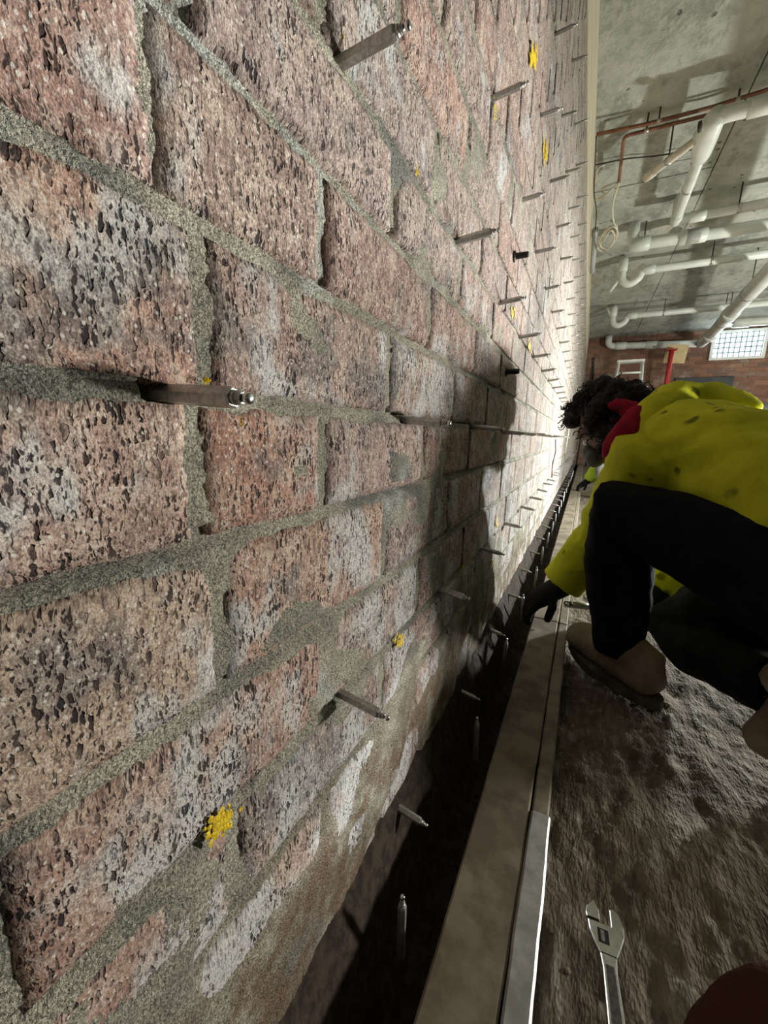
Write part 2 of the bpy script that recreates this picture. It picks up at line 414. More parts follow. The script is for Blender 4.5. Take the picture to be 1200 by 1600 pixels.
for i, (x, y, w, h, n, sl) in enumerate([(341, 1285, 20, 26, 75, .7), (622, 999, 7, 11, 40, .3), (318, 594, 8, 9, 34, 0), (373, 658, 3, 11, 14, 0), (648, 268, 5, 9, 22, 0), (772, 175, 4, 16, 16, 0), (832, 90, 7, 20, 40, .3), (852, 240, 4, 20, 30, 0), (801, 490, 4, 10, 16, 0), (826, 540, 4, 12, 20, 0), (768, 880, 3, 12, 16, 0), (776, 815, 3, 12, 14, 0), (722, 885, 3, 6, 10, 0), (530, 60, 4, 14, 14, 0)]):
    splat(x, y, w, h, n, i, sl)

# ------------------------------------------------------------------ the other shell surfaces
ceil = boxo('ceiling', (-.3, -4.2, CEIL+.03), (7.2, FARY+.3, CEIL+.25), CONC)
tag(ceil, 'grey board marked concrete soffit with stains', 'ceiling', kind='structure')
pan = {}
for ix, (x0, x1) in enumerate(((-.02, 1.035), (1.035, 2.25), (2.25, 3.45), (3.45, 4.65), (4.65, 5.85), (5.85, 7.1))):
    y = -4.1+.7*(ix % 2)
    while y < FARY+.2:
        w = 2.35; key = (round(x1-x0, 2), round(min(w, FARY+.25-y), 2))
        if key not in pan:
            bm = bmesh.new(); box(bm, (.0018, .0018, 0), (key[0]-.0018, key[1]-.0018, .05), .0015); m = bpy.data.meshes.new('panel'); bm.to_mesh(m); bm.free(); m.materials.append(CONC); pan[key] = m
        o = link('panel', pan[key]); o.location = (x0, y, CEIL+random.uniform(-.004, .004)); o.parent = ceil; y += w
tag(boxo('wall_right', (7, -4.2, FLOOR-.2), (7.2, FARY+.3, CEIL+.1), CONC), 'bare concrete wall closing the far right side', 'wall', kind='structure')
tag(boxo('wall_back', (-.3, -4.4, FLOOR-.2), (7.2, -4.2, CEIL+.1), CONC), 'bare concrete wall behind the viewer', 'wall', kind='structure')
wf = boxo('wall_far', (-.3, FARY+.03, FLOOR-.2), (7.2, FARY+.3, CEIL+.1), MORTAR)
tag(wf, 'distant red brown brick wall across the end of the basement', 'wall', kind='structure')
items = []
for k in range(33):
    z0 = FLOOR+k*.1; x = -.1+(.13 if k % 2 else 0)
    while x < 7.0:
        items.append((k, x+.006, x+.254, z0+.006, min(z0+.094, CEIL-.005))); x += .26
def farpal(n):
    r = random.Random(n*3+5); v = r.uniform(.7, 1.15); c = r.choice([(.24, .12, .08), (.20, .10, .07), (.27, .145, .095), (.22, .13, .10)]); return (c[0]*v, c[1]*v, c[2]*v, 1)
FARB = N('far_wall_brick'); _a = FARB.n('ShaderNodeAttribute'); _a.attribute_name = 'tint'
_f = FARB.noise(FARB.vmul(FARB.pos(), (2, 2, 2)), 1, 5, .7)
FARB.done(FARB.mix(FARB.ramp(_f, .5, .7, 0, .6), _a.outputs['Color'], (.42, .36, .28)), .9)
brick_stuff('bricks', items, wf, lambda x, y, z: (y, FARY+.02-x, z), FARB.m, farpal)
boxo('mortar', (-.2, FARY+.028, FLOOR), (7.1, FARY+.032, CEIL), simple('grimy_mortar', (.17, .13, .10), (.25, .2, .16), 9, .95, bump=0), wf)
# floor
def grid(name, xs, ys, zf, mat):
    vs = [(x, y, zf(x, y)) for y in ys for x in xs]; w = len(xs)
    fs = [(j*w+i, j*w+i+1, (j+1)*w+i+1, (j+1)*w+i) for j in range(len(ys)-1) for i in range(w-1)]
    me = bpy.data.meshes.new(name); me.from_pydata(vs, [], fs); me.materials.append(mat); return smooth(link(name, me))
def lin(a, b, n): return [a+(b-a)*i/n for i in range(n+1)]
def zfl(x, y):
    z = FLOOR-.006
    if x < 1.8 and -.4 < y < 3:
        z += .010*fb(x, y, 1, 5)+.006*fb(x*1.0, y*.45, 7, 26)+.003*nz(x, y, 2, 70)
    else: z += .012*fb(x, y, 1, 3)
    return max(min(z, FLOOR+.012), FLOOR-.03)
xs = lin(.165, 1.4, 170)+lin(1.4, 7.05, 40)[1:]; ysf = lin(-4.2, 0, 20)+lin(0, 2.2, 260)[1:]+lin(2.2, FARY+.1, 80)[1:]
fl = grid('floor', xs, ysf, zfl, DIRT); tag(fl, 'trodden brown dirt and dust floor beside the kerb', 'floor', kind='structure')
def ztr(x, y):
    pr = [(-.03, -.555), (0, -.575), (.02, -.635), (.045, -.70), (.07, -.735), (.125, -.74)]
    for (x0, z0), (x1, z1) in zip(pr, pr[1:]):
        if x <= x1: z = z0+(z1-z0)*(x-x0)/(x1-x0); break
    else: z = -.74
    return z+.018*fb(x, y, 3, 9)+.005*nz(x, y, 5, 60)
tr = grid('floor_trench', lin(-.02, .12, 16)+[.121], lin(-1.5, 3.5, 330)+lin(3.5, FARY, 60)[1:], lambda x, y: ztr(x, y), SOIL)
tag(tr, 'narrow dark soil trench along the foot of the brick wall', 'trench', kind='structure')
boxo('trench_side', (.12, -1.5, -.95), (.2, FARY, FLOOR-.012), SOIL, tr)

# ------------------------------------------------------------------ kerb planks beside the trench
KERB = simple('dusty_timber', (.155, .125, .085), (.26, .22, .16), 14, .85, bump=.5, dist=.003, detail=6)
KERB2 = simple('dusty_timber_edge', (.19, .16, .115), (.28, .245, .18), 20, .85, bump=.5, dist=.002, detail=6)
PLATE = simple('scuffed_sheet_steel', (.36, .36, .345), (.55, .555, .54), 25, .42, .55, .6, .0015, 6)
def plank(y0, y1, dz, label, plate=None):
    t = thing('kerb_plank', label, 'plank', (.17, y0, FLOOR))
    def slab(name, x0, x1, zt, mat, ya, yb, amp=.0016):
        n = max(8, int((yb-ya)/.02)); bm = bmesh.new(); prof = [(0, 0), (0, 1), (1, 1), (1, 0)]; rings = []
        for i in range(n+1):
            y = ya+(yb-ya)*i/n; a, b = x0+amp*fb(y, 1, x0, 9), x1+amp*fb(y, 4, x1, 9); h = zt+amp*.7*fb(y, 7, 2, 7); e = .003
            rings.append([bm.verts.new(p) for p in ((a, y, FLOOR-.035), (a, y, h-e), (a+e, y, h), ((a+b)/2, y, h+.0008*nz(y, 2, 2, 40)), (b-e, y, h), (b, y, h-e), (b, y, FLOOR-.035))])
        for p, q in zip(rings, rings[1:]):
            for k in range(7): bm.faces.new((p[k], q[k], q[(k+1) % 7], p[(k+1) % 7]))
        bm.faces.new(rings[0]); bm.faces.new(rings[-1][::-1]); bmesh.ops.recalc_face_normals(bm, faces=bm.faces[:])
        return setparent(link(name, bm, mat), t)
    slab('board', .1175, .199, -.62+dz, KERB, y0, y1); slab('edge_strip', .2015, .2285, -.6225+dz, KERB2, y0, y1)
    if plate:
        o = slab('steel_plate', .2005, .2315, -.6185+dz, PLATE, y0-.01, plate); o['label'] = 'scuffed bright steel strip'
    return t
plank(-.9, 1.40, 0, 'dusty brown kerb plank with a scuffed steel strip, nearest the viewer', .62)
plank(1.415, 5.2, -.003, 'brightly lit pale kerb plank beyond the reaching gloved hand')
plank(5.22, 11.8, -.004, 'farthest kerb plank running towards the far wall')

# ------------------------------------------------------------------ injection packers
def lathe(bm, prof, seg, ax=Vector((1, 0, 0))):
    rings = [[bm.verts.new((x, r*math.cos(2*math.pi*k/seg), r*math.sin(2*math.pi*k/seg))) for k in range(seg)] for x, r in prof]
    for a, b in zip(rings, rings[1:]):
        for k in range(seg): bm.faces.new((a[k], a[(k+1) % seg], b[(k+1) % seg], b[k]))
    bm.faces.new(rings[0][::-1]); bm.faces.new(rings[-1]); bmesh.ops.recalc_face_normals(bm, faces=bm.faces[:]); return bm
def mesh_of(name, bm, mat, sm=False):
    me = bpy.data.meshes.new(name); bm.to_mesh(me); bm.free(); me.materials.append(mat)
    if sm: me.polygons.foreach_set('use_smooth', [True]*len(me.polygons))
    return me
SH = mesh_of('shaft', lathe(bmesh.new(), [(-.02, .0059), (.0455, .0059), (.0475, .0050)], 6), STEEL)
NE = mesh_of('collar', lathe(bmesh.new(), [(.0470, .0036), (.0478, .0040), (.0495, .0040), (.0505, .0031), (.0515, .0036), (.0525, .0031), (.0535, .0030)], 12), STEEL)
NI = mesh_of('nipple', lathe(bmesh.new(), [(.0530, .0022), (.0550, .0021), (.0560, .0031), (.0575, .0034), (.0590, .0028), (.0597, .0016)], 12), CHROME, True)
TINY = mesh_of('packer', lathe(bmesh.new(), [(-.02, .0059), (.0455, .0059), (.049, .0036), (.055, .0022), (.0575, .0034), (.0597, .0018)], 6), STEEL)
def pkarea(p): q = proj((.02, p[2], p[3])); return (q[0] > -20 and -40 < q[1] < 1640 and q[2] > 0, 1/q[2] if q[2] > 0 else 0)
ORD = ['first', 'second', 'third', 'fourth', 'fifth', 'sixth', 'seventh', 'eighth', 'ninth', 'tenth']
ROWN = {-2: 'in the lowest wall row above the trench', -1: 'in the row below eye level', 0: 'in the row at eye level', 1: 'in the row above eye level', 2: 'in the second row above eye level', 3: 'in the third row above eye level', 4: 'in the fourth row above eye level', 5: 'in the topmost row high on the wall'}
TILT = {-2: .16, -1: .13, 0: .06, 1: -.10, 2: -.09, 3: -.08}
def visible(y, z):
    q = proj((.03, y, z)); return q[2] > 0 and -20 < q[0] < 1220 and -20 < q[1] < 1620
cand = sorted([p for p in PK if visible(p[2], p[3])], key=lambda p: proj((0, p[2], p[3]))[2])
first = {}
for r, n, y, z in cand: first.setdefault(r, n)
VP_ = [(.375+.372*i) for i in range(30)]
made = 0
def packer(loc, rot, label, group, full):
    global made
    made += 1
    if full:
        t = thing('injection_packer', label, 'packer', loc, group); t.rotation_euler = rot
        for nm, me in (('shaft', SH), ('collar', NE), ('nipple', NI)):
            o = link(nm, me); o.parent = t
    else:
        t = link('injection_packer', TINY); t.location = loc; t.rotation_euler = rot; tag(t, label, 'packer', group)
    return t
rest = []
for r, n, y, z in cand:
    i = n-first[r]; dz = jz(3*r)-.003 if abs(jz(3*r)-z) < .03 else z
    rot = (random.uniform(0, 1), TILT.get(r, -.05)+random.uniform(-.04, .04)*(.2 if n < 3 else 1), random.uniform(-.07, .07)*(.3 if n < 3 else 1))
    loc = (random.uniform(-.004, .004), y+random.uniform(-.012, .012)*(n > 1), z+random.uniform(-.004, .004))
    if y < 6.2 and made < 225:
        if i < 7: packer(loc, rot, f'steel injection packer {ROWN[r]}, {ORD[i]} from the viewer', 'packers along the brick wall', y < 4)
        else: packer(loc, rot, f'tiny far-off steel injection packer {ROWN[r]}', f'far packers {ROWN[r]}', False)
    else: rest.append((loc, rot))
for i, y in enumerate(VP_[:22]):
    lab = f'upright steel packer standing in the trench soil, {ORD[i]} from the viewer' if i < 8 else 'tiny upright steel packer far along the dark trench'
    packer((.075+random.uniform(-.006, .006), y, -.652), (random.uniform(-.06, .06), -math.pi/2+random.uniform(-.05, .05), 0), lab, 'upright packers in the trench' if i < 8 else 'far upright packers in the trench', y < 3).scale = (1.25, 1, 1)
bm = bmesh.new(); src = bmesh.new(); src.from_mesh(TINY)
for loc, rot in rest:
    from mathutils import Euler
    m = Matrix.Translation(loc) @ Euler(rot).to_matrix().to_4x4(); base = [bm.verts.new(m @ v.co) for v in src.verts]; src.verts.index_update()
    for f in src.faces: bm.faces.new([base[v.index] for v in f.verts])
src.free()
tag(link('distant_packers', bm, STEEL), 'rows of distant steel packers on the farthest stretch of wall', 'packers', kind='stuff')
for i, (x, y) in enumerate(((803, 401), (790, 581))):
    p = WX(x, y, 0); t = thing('black_plug', f'short black plug in the brick face, {"upper" if i == 0 else "lower"} of the two', 'plug', p, 'black plugs in the wall')
    for nm, pr in (('flange', [(-.004, .013), (.003, .013), (.006, .008)]), ('stem', [(.004, .0075), (.034, .007), (.036, .0055)])):
        o = link(nm, mesh_of(nm, lathe(bmesh.new(), pr, 10), BLACKM)); o.parent = t
    t.rotation_euler = (0, 0, 0)
# strap hanging from a far packer
def strap(label, top, bot, w, mat, ring):
    a, b = WX(*top, .03), WX(*bot, .025); t = thing('hanging_strap', label, 'strap', a)
    tubeo('strap', [a, a.lerp(b, .5)+Vector((.01, 0, 0)), b], w, mat, t, 8, flat=.3)
    if ring: tubeo('tag', [b, b+Vector((0, 0, -.05)), b+Vector((.004, 0, -.11))], w*1.2, COPPER, t, 8, flat=.35)
strap('dark strap with a rusty tag hanging on the brick wall', (868, 687), (864, 722), .012, DKWIRE, True)
strap('long ochre strap hanging on the pale far wall stretch', (891, 641), (883, 708), .02, WIRE, False)

# ------------------------------------------------------------------ adjustable spanner on the floor
def spanner():
    head = WZ(942, 1470, FLOOR); end = WZ(962, 1640, FLOOR); d = (end-head); d.z = 0; d.normalize(); s = Vector((-d.y, d.x, 0))
    if s.x > 0: s = -s     # s points to the left jaw
    z = FLOOR+.02; o0 = Vector((head.x, head.y, z))
    t = thing('adjustable_spanner', 'chrome adjustable spanner lying on the dirt floor by the kerb', 'spanner', (head.x, head.y, FLOOR))
    def poly(name, pts, th, mat=CHROME, zo=0., parent=t, bev=.0012):
        bm = bmesh.new(); vs = [bm.verts.new(o0+d*a+s*b+Vector((0, 0, zo-th/2))) for a, b in pts]
        f = bm.faces.new(vs); r = bmesh.ops.extrude_face_region(bm, geom=[f])
        for v in [g for g in r['geom'] if isinstance(g, bmesh.types.BMVert)]: v.co.z += th
        bmesh.ops.recalc_face_normals(bm, faces=bm.faces[:])
        bmesh.ops.bevel(bm, geom=bm.edges[:], offset=bev, segments=1, affect='EDGES')
        return setparent(link(name, bm, mat), parent)
    k = .95
    P_ = lambda L_: [(a*k, b*k) for a, b in L_]
    poly('head', P_([(-.030, -.014), (-.024, -.021), (-.010, -.0245), (.004, -.024), (.020, -.017), (.034, -.0105), (.034, .0105), (.022, .0165), (.010, .021), (-.004, .0225), (-.004, .012), (-.004, -.008), (-.018, -.0085), (-.028, -.0088)]), .009)
    poly('sliding_jaw', P_([(-.034, .012), (-.022, .006), (-.0055, .006), (-.0055, .0235), (-.012, .0245), (-.022, .022)]), .0085, CHROME, .0005)
    bm = bmesh.new(); lathe(bm, [(-.0065+.013*i/12, .0042 if i % 2 else .0034) for i in range(13)], 12)
    M = Matrix((d, s, Vector((0, 0, 1)))).transposed().to_4x4(); M.translation = o0+d*.013*k+s*.005*k+Vector((0, 0, .002)); bm.transform(M); setparent(link('thumb_wheel', bm, STEEL), t)
    poly('slot', P_([(.004, -.003), (.022, -.003), (.022, .011), (.004, .011)]), .0006, BLACKM, .0046, bev=.0001)
    poly('handle', P_([(.030, .0105), (.05, .0085), (.10, .0095), (.16, .0125), (.178, .010), (.182, 0), (.178, -.010), (.16, -.0125), (.10, -.0095), (.05, -.0085), (.030, -.0105)]), .0072)
    poly('handle_panel', P_([(.045, .0052), (.10, .006), (.155, .0085), (.155, -.0085), (.10, -.006), (.045, -.0052)]), .0004, simple('dull_panel', (.10, .10, .10), (.16, .16, .155), 200, .5, .8), .0038, bev=.0001)
spanner()
# pebbles and crumbs on the floor
PEB = simple('dirt_pebble', (.24, .19, .14), (.42, .36, .28), 60, .95)
for i in range(26):
    x, y = random.choice([(random.uniform(.24, .30), random.uniform(.3, 1.2)), (random.uniform(.3, .7), random.uniform(.35, 1.0))])
    bm = bmesh.new(); bmesh.ops.create_icosphere(bm, subdivisions=1, radius=1)
    r = random.uniform(.002, .005)
    for v in bm.verts: v.co = Vector((v.co.x*r*1.2, v.co.y*r, v.co.z*r*.7))*random.uniform(.75, 1.15)
    o = smooth(link('pebble', bm, PEB)); o.location = (x, y, zfl(x, y)+r*.3)
    tag(o, 'small brown dirt crumb lying on the floor near the kerb', 'pebble', 'dirt crumbs on the floor')

# ------------------------------------------------------------------ pipework under the soffit
def pipe_run(name, label, pts, r, mat=PVC, couplings=(), rods=(), bend=.12, group='white drain pipes under the soffit', seg=14, cat='pipe'):
    pts = [Vector(p) for p in pts]; t = thing(name, label, cat, pts[0], group)
    tubeo('pipe', rounded(pts, bend), r, mat, t, seg)
    def along(f):
        i = min(int(f), len(pts)-2); a, b = pts[i], pts[i+1]; return a.lerp(b, f-i), (b-a).normalized()
    for f in couplings:
        p, d = along(f); tubeo('coupling', [p-d*r*1.6, p-d*r*1.5, p+d*r*1.5, p+d*r*1.6], [r*1.05, r*1.22, r*1.22, r*1.05], mat, t, seg)
    for f in rods:
        p, d = along(f); tubeo('hanger_rod', [p+Vector((0, 0, r*.9)), (p.x, p.y, CEIL+.004)], .007, DKWIRE, t, 6)
        tubeo('strap', [p-d*.015, p+d*.015], r*1.08, STEEL, t, seg)
    return t
def Z3(x, y, z=2.35): return WZ(x, y, z)
a = Z3(1112, 196); b = Z3(1056, 344)
pipe_run('drain_pipe', 'white drain pipe running from the branch fitting away along the soffit', [a+Vector((0, -.05, 0)), b, b+Vector((0, .02, .25))], .045, couplings=(.97, ), rods=(.6,))
w = thing('branch_fitting', 'grey white wye fitting where two drain pipes meet', 'pipe fitting', a, 'white drain pipes under the soffit')
tubeo('body', [Z3(1122, 178), Z3(1114, 190), Z3(1104, 212), Z3(1096, 240), Z3(1094, 246)], [.06, .075, .085, .07, .062], PVC, w, 16)
tubeo('side_socket', [Z3(1108, 205), Z3(1088, 216)], [.06, .05], PVC, w, 14)
tubeo('rubber_cap', [Z3(1096, 197, 2.30), Z3(1091, 199, 2.30)], .035, DKWIRE, w, 12)
p0 = Z3(1130, 180); pipe_run('drain_pipe', 'white drain pipe crossing above the branch fitting, nearest the viewer', [Z3(1118, 192), p0, Vector((4.6, p0.y+.1, 2.38))], .05, couplings=(1.06,), rods=(1.3, 1.7), bend=.06)
pipe_run('drain_channel', 'slim cream open channel slanting off the branch fitting', [Z3(1090, 217, 2.33), Z3(1012, 276, 2.33)], .03, PVCY, couplings=(.95,), rods=(.55,), group='white drain pipes under the soffit', seg=8)
pipe_run('drain_pipe', 'thin white drain pipe crossing just beyond the branch pipe end', [b+Vector((.0, .0, .0)), Vector((4.6, b.y+.05, 2.42))], .045, couplings=(.05,), rods=(.14, .4))
c = Z3(984, 384); pipe_run('drain_pipe', 'thick white drain pipe with a short upstand and an elbow end', [c+Vector((.02, 0, .25)), c+Vector((.02, 0, 0)), Vector((4.6, c.y+.12, 2.36))], .065, couplings=(1.02, 1.14, 1.155), rods=(1.03, 1.4))
u = thing('upstand_fitting', 'short white inspection tee on top of the thick drain pipe', 'pipe fitting', Z3(1050, 380)); q = Z3(1050, 379); tubeo('socket', [q, q+Vector((.02, 0, .10)), q+Vector((.02, 0, .13))], [.055, .06, .066], PVC, u, 14); tubeo('end_cap', [q+Vector((.02, 0, .13)), q+Vector((.02, 0, .145))], .05, PVC, u, 14)
def trap(label, x, y, xr, yr, r, stub, rods):
    e = Z3(x, y); f = Z3(x+14, y-8); t = pipe_run('trap_pipe', label, [e+Vector((0, 0, .22)), e+Vector((0, 0, -.10)), e+Vector((.10, 0, -.16)), Vector((e.x+.22, e.y, 2.26)), Vector((e.x+.24, e.y, 2.36)), Vector((4.6, e.y+.03, 2.38))], r, couplings=(.35, 4.02), rods=rods, bend=.10)
    tubeo('waste_stub', [e+Vector((0, 0, -.02)), e+Vector((-.13, .0, stub))], r*.45, PVC, t, 10)
trap('white trap pipe with a bent outlet beside the brick wall, nearer one', 972, 428, 0, 0, .05, -.22, (4.2, 4.5))
trap('white trap pipe with a bent outlet beside the brick wall, farther one', 958, 497, 0, 0, .052, .2, (4.15, 4.4))
e = WY(950, 541, 12.05); e2 = WY(1092, 537, 12.05)
pipe_run('drain_pipe', 'white drain pipe along the far brick wall below the soffit', [e+Vector((0, 0, .24)), e, e2], .075, couplings=(1.15, 1.5), rods=(1.2, 1.55), bend=.16)
g0, g1 = WY(1108, 526, 11.0), WZ(1200, 428, 2.0); pipe_run('drain_pipe', 'large diagonal white drain pipe coming from the far wall towards the viewer', [e2+Vector((.04, -.02, 0)), g0, g1, g1+(g1-g0)*.7], .10, couplings=(1.03, 1.5), rods=(1.35, 1.8))
h = WY(1150, 504, 11.6); pipe_run('drain_pipe', 'white drain pipe above the bright window', [h+Vector((-.12, 0, .2)), h, Vector((4.8, 11.6, h.z-.03))], .09, couplings=(1.05,), rods=(1.3,), bend=.14)
k1 = [WZ(932, 208, 2.5), WZ(985, 198, 2.5), WZ(1040, 192, 2.5), WZ(1100, 174, 2.5), WZ(1200, 141, 2.5), Vector((2.6, 4.1, 2.5))]
pipe_run('copper_pipe', 'brown copper pipe crossing the soffit from the wall head', [WZ(932, 210, 2.5), WZ(1010, 194, 2.5), WZ(1110, 168, 2.54), WZ(1200, 140, 2.54), Vector((3.2, 4.0, 2.54))], .014, COPPER, (), (1.2, 2.5), .03, 'brown copper pipes', 8)
pipe_run('copper_pipe', 'brown copper pipe turning down towards the cable coil', [WZ(1200, 156, 2.48), WZ(1010, 204, 2.48), WZ(975, 213, 2.48), WZ(967, 284, 2.48)], .014, COPPER, (), (1.0,), .05, 'brown copper pipes', 8)
pipe_run('grey_conduit', 'short grey conduit beside the pale band at the wall head', [WX(930, 360, .05), WX(925, 425, .05)], .03, simple('grey_conduit', (.35, .37, .36), (.45, .46, .45), 5, .5, bump=0), (.05,), (), group='conduits at the wall head', seg=10)
def cable(label, pts, r=.009, mat=WIRE):
    P_ = [WZ(x, y, z) for x, y, z in pts]; t = link('cable', tube(bmesh.new(), spline(P_), r, 7), mat); smooth(t); return tag(t, label, 'cable', 'cables by the wall head')
cable('cream cable dropping from the copper pipe end to the coil', [(968, 285, 2.48), (962, 300, 2.44), (957, 325, 2.4), (959, 348, 2.36), (964, 355, 2.34), (962, 368, 2.33)])
cable('cream cable coil hanging beside the wall head', [(962, 352, 2.36), (950, 356, 2.33), (938, 372, 2.3), (934, 388, 2.28), (944, 392, 2.26), (958, 380, 2.26), (965, 364, 2.28), (958, 354, 2.3), (944, 366, 2.28), (938, 384, 2.26), (950, 388, 2.24), (960, 372, 2.26), (954, 360, 2.28), (942, 378, 2.25)])
cable('looping thin cable between the wall and the copper pipe', [(930, 312, 2.4), (944, 306, 2.36), (956, 296, 2.38), (966, 285, 2.46), (950, 290, 2.42), (938, 298, 2.4), (946, 304, 2.37), (936, 312, 2.37), (945, 309, 2.36)], .007)
cable('thin cable arching from the wall head', [(930, 295, 2.45), (931, 275, 2.47), (936, 262, 2.5), (944, 258, 2.55)], .006)
cable('dark wire stretched along the soffit near the wall', [(930, 258, 2.57), (980, 248, 2.57), (1030, 243, 2.57), (1090, 232, 2.57)], .006, DKWIRE)
cable('dark thin wire hanging from the wall head to the conduit', [(932, 212, 2.5), (930, 250, 2.46), (928, 300, 2.42), (932, 330, 2.4), (930, 358, 2.38)], .006, DKWIRE)

# ------------------------------------------------------------------ things at the far end
win = thing('window_1', 'bright gridded window high in the far brick wall', 'window', WY(1155, 536, FARY-.02)); win['kind'] = 'structure'
GL = N('daylit_pane'); GL.b.inputs['Emission Color'].default_value = (.80, .95, 1, 1); GL.b.inputs['Emission Strength'].default_value = 3.6; GL.done((.7, .8, .85), .2)
WF = simple('white_window_frame', (.70, .72, .70), (.8, .8, .78), 6, .6, bump=0)
X0, X1, ZA, ZB = 2.67, 3.56, 1.96, 2.50
nx, nzv = 9, 5
pm = bmesh.new(); box(pm, (0, 0, 0), ((X1-X0)/nx-.03, .012, (ZB-ZA)/nzv-.03), .003); pm = mesh_of('pane', pm, GL.m)
for i in range(nx):
    for j in range(nzv):
        o = link('pane', pm); o.location = (X0+i*(X1-X0)/nx+.01, FARY-.012, ZA+j*(ZB-ZA)/nzv+.01); setparent(o, win)
boxo('grid', (X0, FARY+.001, ZA), (X1, FARY+.012, ZB), simple('grid_grey', (.12, .16, .16), (.18, .22, .22), 6, .7, bump=0), win)
for nm, lo, hi in (('frame_bar', (X0-.06, FARY-.05, ZA-.06), (X1+.06, FARY+.01, ZA)), ('frame_bar', (X0-.06, FARY-.05, ZB), (X1+.06, FARY+.01, ZB+.05)), ('frame_bar', (X0-.06, FARY-.05, ZA), (X0, FARY+.01, ZB)), ('frame_bar', (X1, FARY-.05, ZA), (X1+.06, FARY+.01, ZB))):
    boxo(nm, lo, hi, WF, win, .006)
wl = bpy.data.lights.new('window_daylight', 'AREA'); wl.shape = 'RECTANGLE'; wl.size = .85; wl.size_y = .5; wl.energy = 14; wl.color = (.8, .93, 1)
wo = bpy.data.objects.new('window_daylight', wl); COL.objects.link(wo); wo.location = ((X0+X1)/2, FARY-.07, (ZA+ZB)/2); wo.rotation_euler = (math.radians(-90), 0, 0)
RED = simple('red_painted_steel', (.42, .03, .03), (.55, .06, .05), 8, .5)
pb = WY(1050, 545, 11.4); t = thing('steel_prop', 'red adjustable steel prop in front of the far wall', 'prop', (pb.x, 11.4, FLOOR))
tubeo('outer_tube', [(pb.x, 11.4, FLOOR+.01), (pb.x, 11.4, 1.2)], .065, RED, t, 14); tubeo('inner_tube', [(pb.x, 11.4, 1.15), (pb.x, 11.4, pb.z-.03)], .05, RED, t, 14)
tubeo('collar', [(pb.x, 11.4, 1.1), (pb.x, 11.4, 1.25)], .08, STEEL, t, 14); boxo('base_plate', (pb.x-.1, 11.3, FLOOR), (pb.x+.1, 11.5, FLOOR+.012), RED, t); boxo('head_plate', (pb.x-.1, 11.3, pb.z-.03), (pb.x+.1, 11.5, pb.z-.015), RED, t)
PLY = simple('yellow_plywood', (.55, .42, .22), (.65, .52, .30), 5, .7)
bb = boxo('plywood_board', (-.21, -.012, -.20), (.21, .012, .20), PLY, None, .003); bb.location = WY(1056, 553, 11.55); bb.rotation_euler = (.15, .06, .1); tag(bb, 'yellow plywood offcut held behind the red prop head', 'board')
lb = WY(985, 566, 9.0); t = thing('step_ladder', 'white step ladder standing behind the crouching worker', 'ladder', (lb.x, 9, FLOOR))
WH = simple('white_aluminium', (.68, .68, .64), (.8, .8, .76), 9, .45, bump=0)
hh = lb.z-FLOOR
for sgn in (-1, 1):
    for dy in (-1, 1):
        tubeo('stile' if dy < 0 else 'rear_leg', [(lb.x+sgn*(.19+.10), 9+dy*.42, FLOOR), (lb.x+sgn*.19, 9+dy*.06, lb.z)], .024, WH, t, 8)
for i in range(6):
    f = (i+.7)/6.3; tubeo('rung', [(lb.x-.29+.10*f, 9-.42+.36*f, FLOOR+hh*f), (lb.x+.29-.10*f, 9-.42+.36*f, FLOOR+hh*f)], .02, WH, t, 8)
boxo('top_cap', (lb.x-.22, 8.9, lb.z-.01), (lb.x+.22, 9.1, lb.z+.035), WH, t, .01)
dk = boxo('dark_board', (2.02, FARY-.05, .65), (3.15, FARY+.003, 1.52), simple('dark_grey_board', (.045, .05, .055), (.07, .075, .08), 4, .7), None, .005); tag(dk, 'dark grey board fixed to the far wall right of the red prop', 'board')
tp = WY(921, 566, 11.2); t = thing('ladder_shadow', 'shadow of the ladder built as thin dark legs by the far corner', 'ladder_shadow', (tp.x+.1, 11.2, FLOOR))  # shadow of the white ladder put in as dark standing legs
for dx, dy in ((-.12, -.1), (.32, -.05), (.1, .3)): tubeo('leg', [(tp.x+.1+dx, 11.2+dy, FLOOR), (tp.x+.08, 11.2, tp.z)], .022, DKWIRE, t, 8)
tubeo('brace', [(tp.x+.0, 11.14, .4), (tp.x+.24, 11.16, .4)], .014, DKWIRE, t, 6); tubeo('head', [(tp.x+.08, 11.2, tp.z-.02), (tp.x+.08, 11.2, tp.z+.10)], .035, DKWIRE, t, 8)
pl = WY(1200, 690, 8.5)
RUB = [simple('grey_rubble_sack', (.12, .12, .125), (.22, .22, .22), 9, .8), simple('white_rubble_sack', (.5, .5, .48), (.65, .65, .62), 7, .8)]
for i, (x, y, r, m, lab) in enumerate(((1188, 655, .33, 0, 'dark grey rubble sack by the far wall, largest of the three'), (1165, 662, .13, 1, 'small white sack beside the dark rubble sack by the far wall'), (1262, 655, .22, 1, 'pale rubble sack right of the dark one'))):
    p = WY(x, y, 8.5); bm = bmesh.new(); bmesh.ops.create_icosphere(bm, subdivisions=4, radius=1)
    zt = p.z+r*.3
    for v in bm.verts:
        n = 1+.25*fb(v.co.x, v.co.y, v.co.z+i*3, 1.6); v.co = Vector((v.co.x*r*1.25*n, v.co.y*r*n, v.co.z*n*r*.95))
    bm.verts.ensure_lookup_table(); o = smooth(link('rubble_sack', bm, RUB[m])); o.location = (p.x+(0, -.3, .2)[i], 8.5, pl.z-.1+r*1.15); tag(o, lab, 'sack', 'sacks by the far wall')
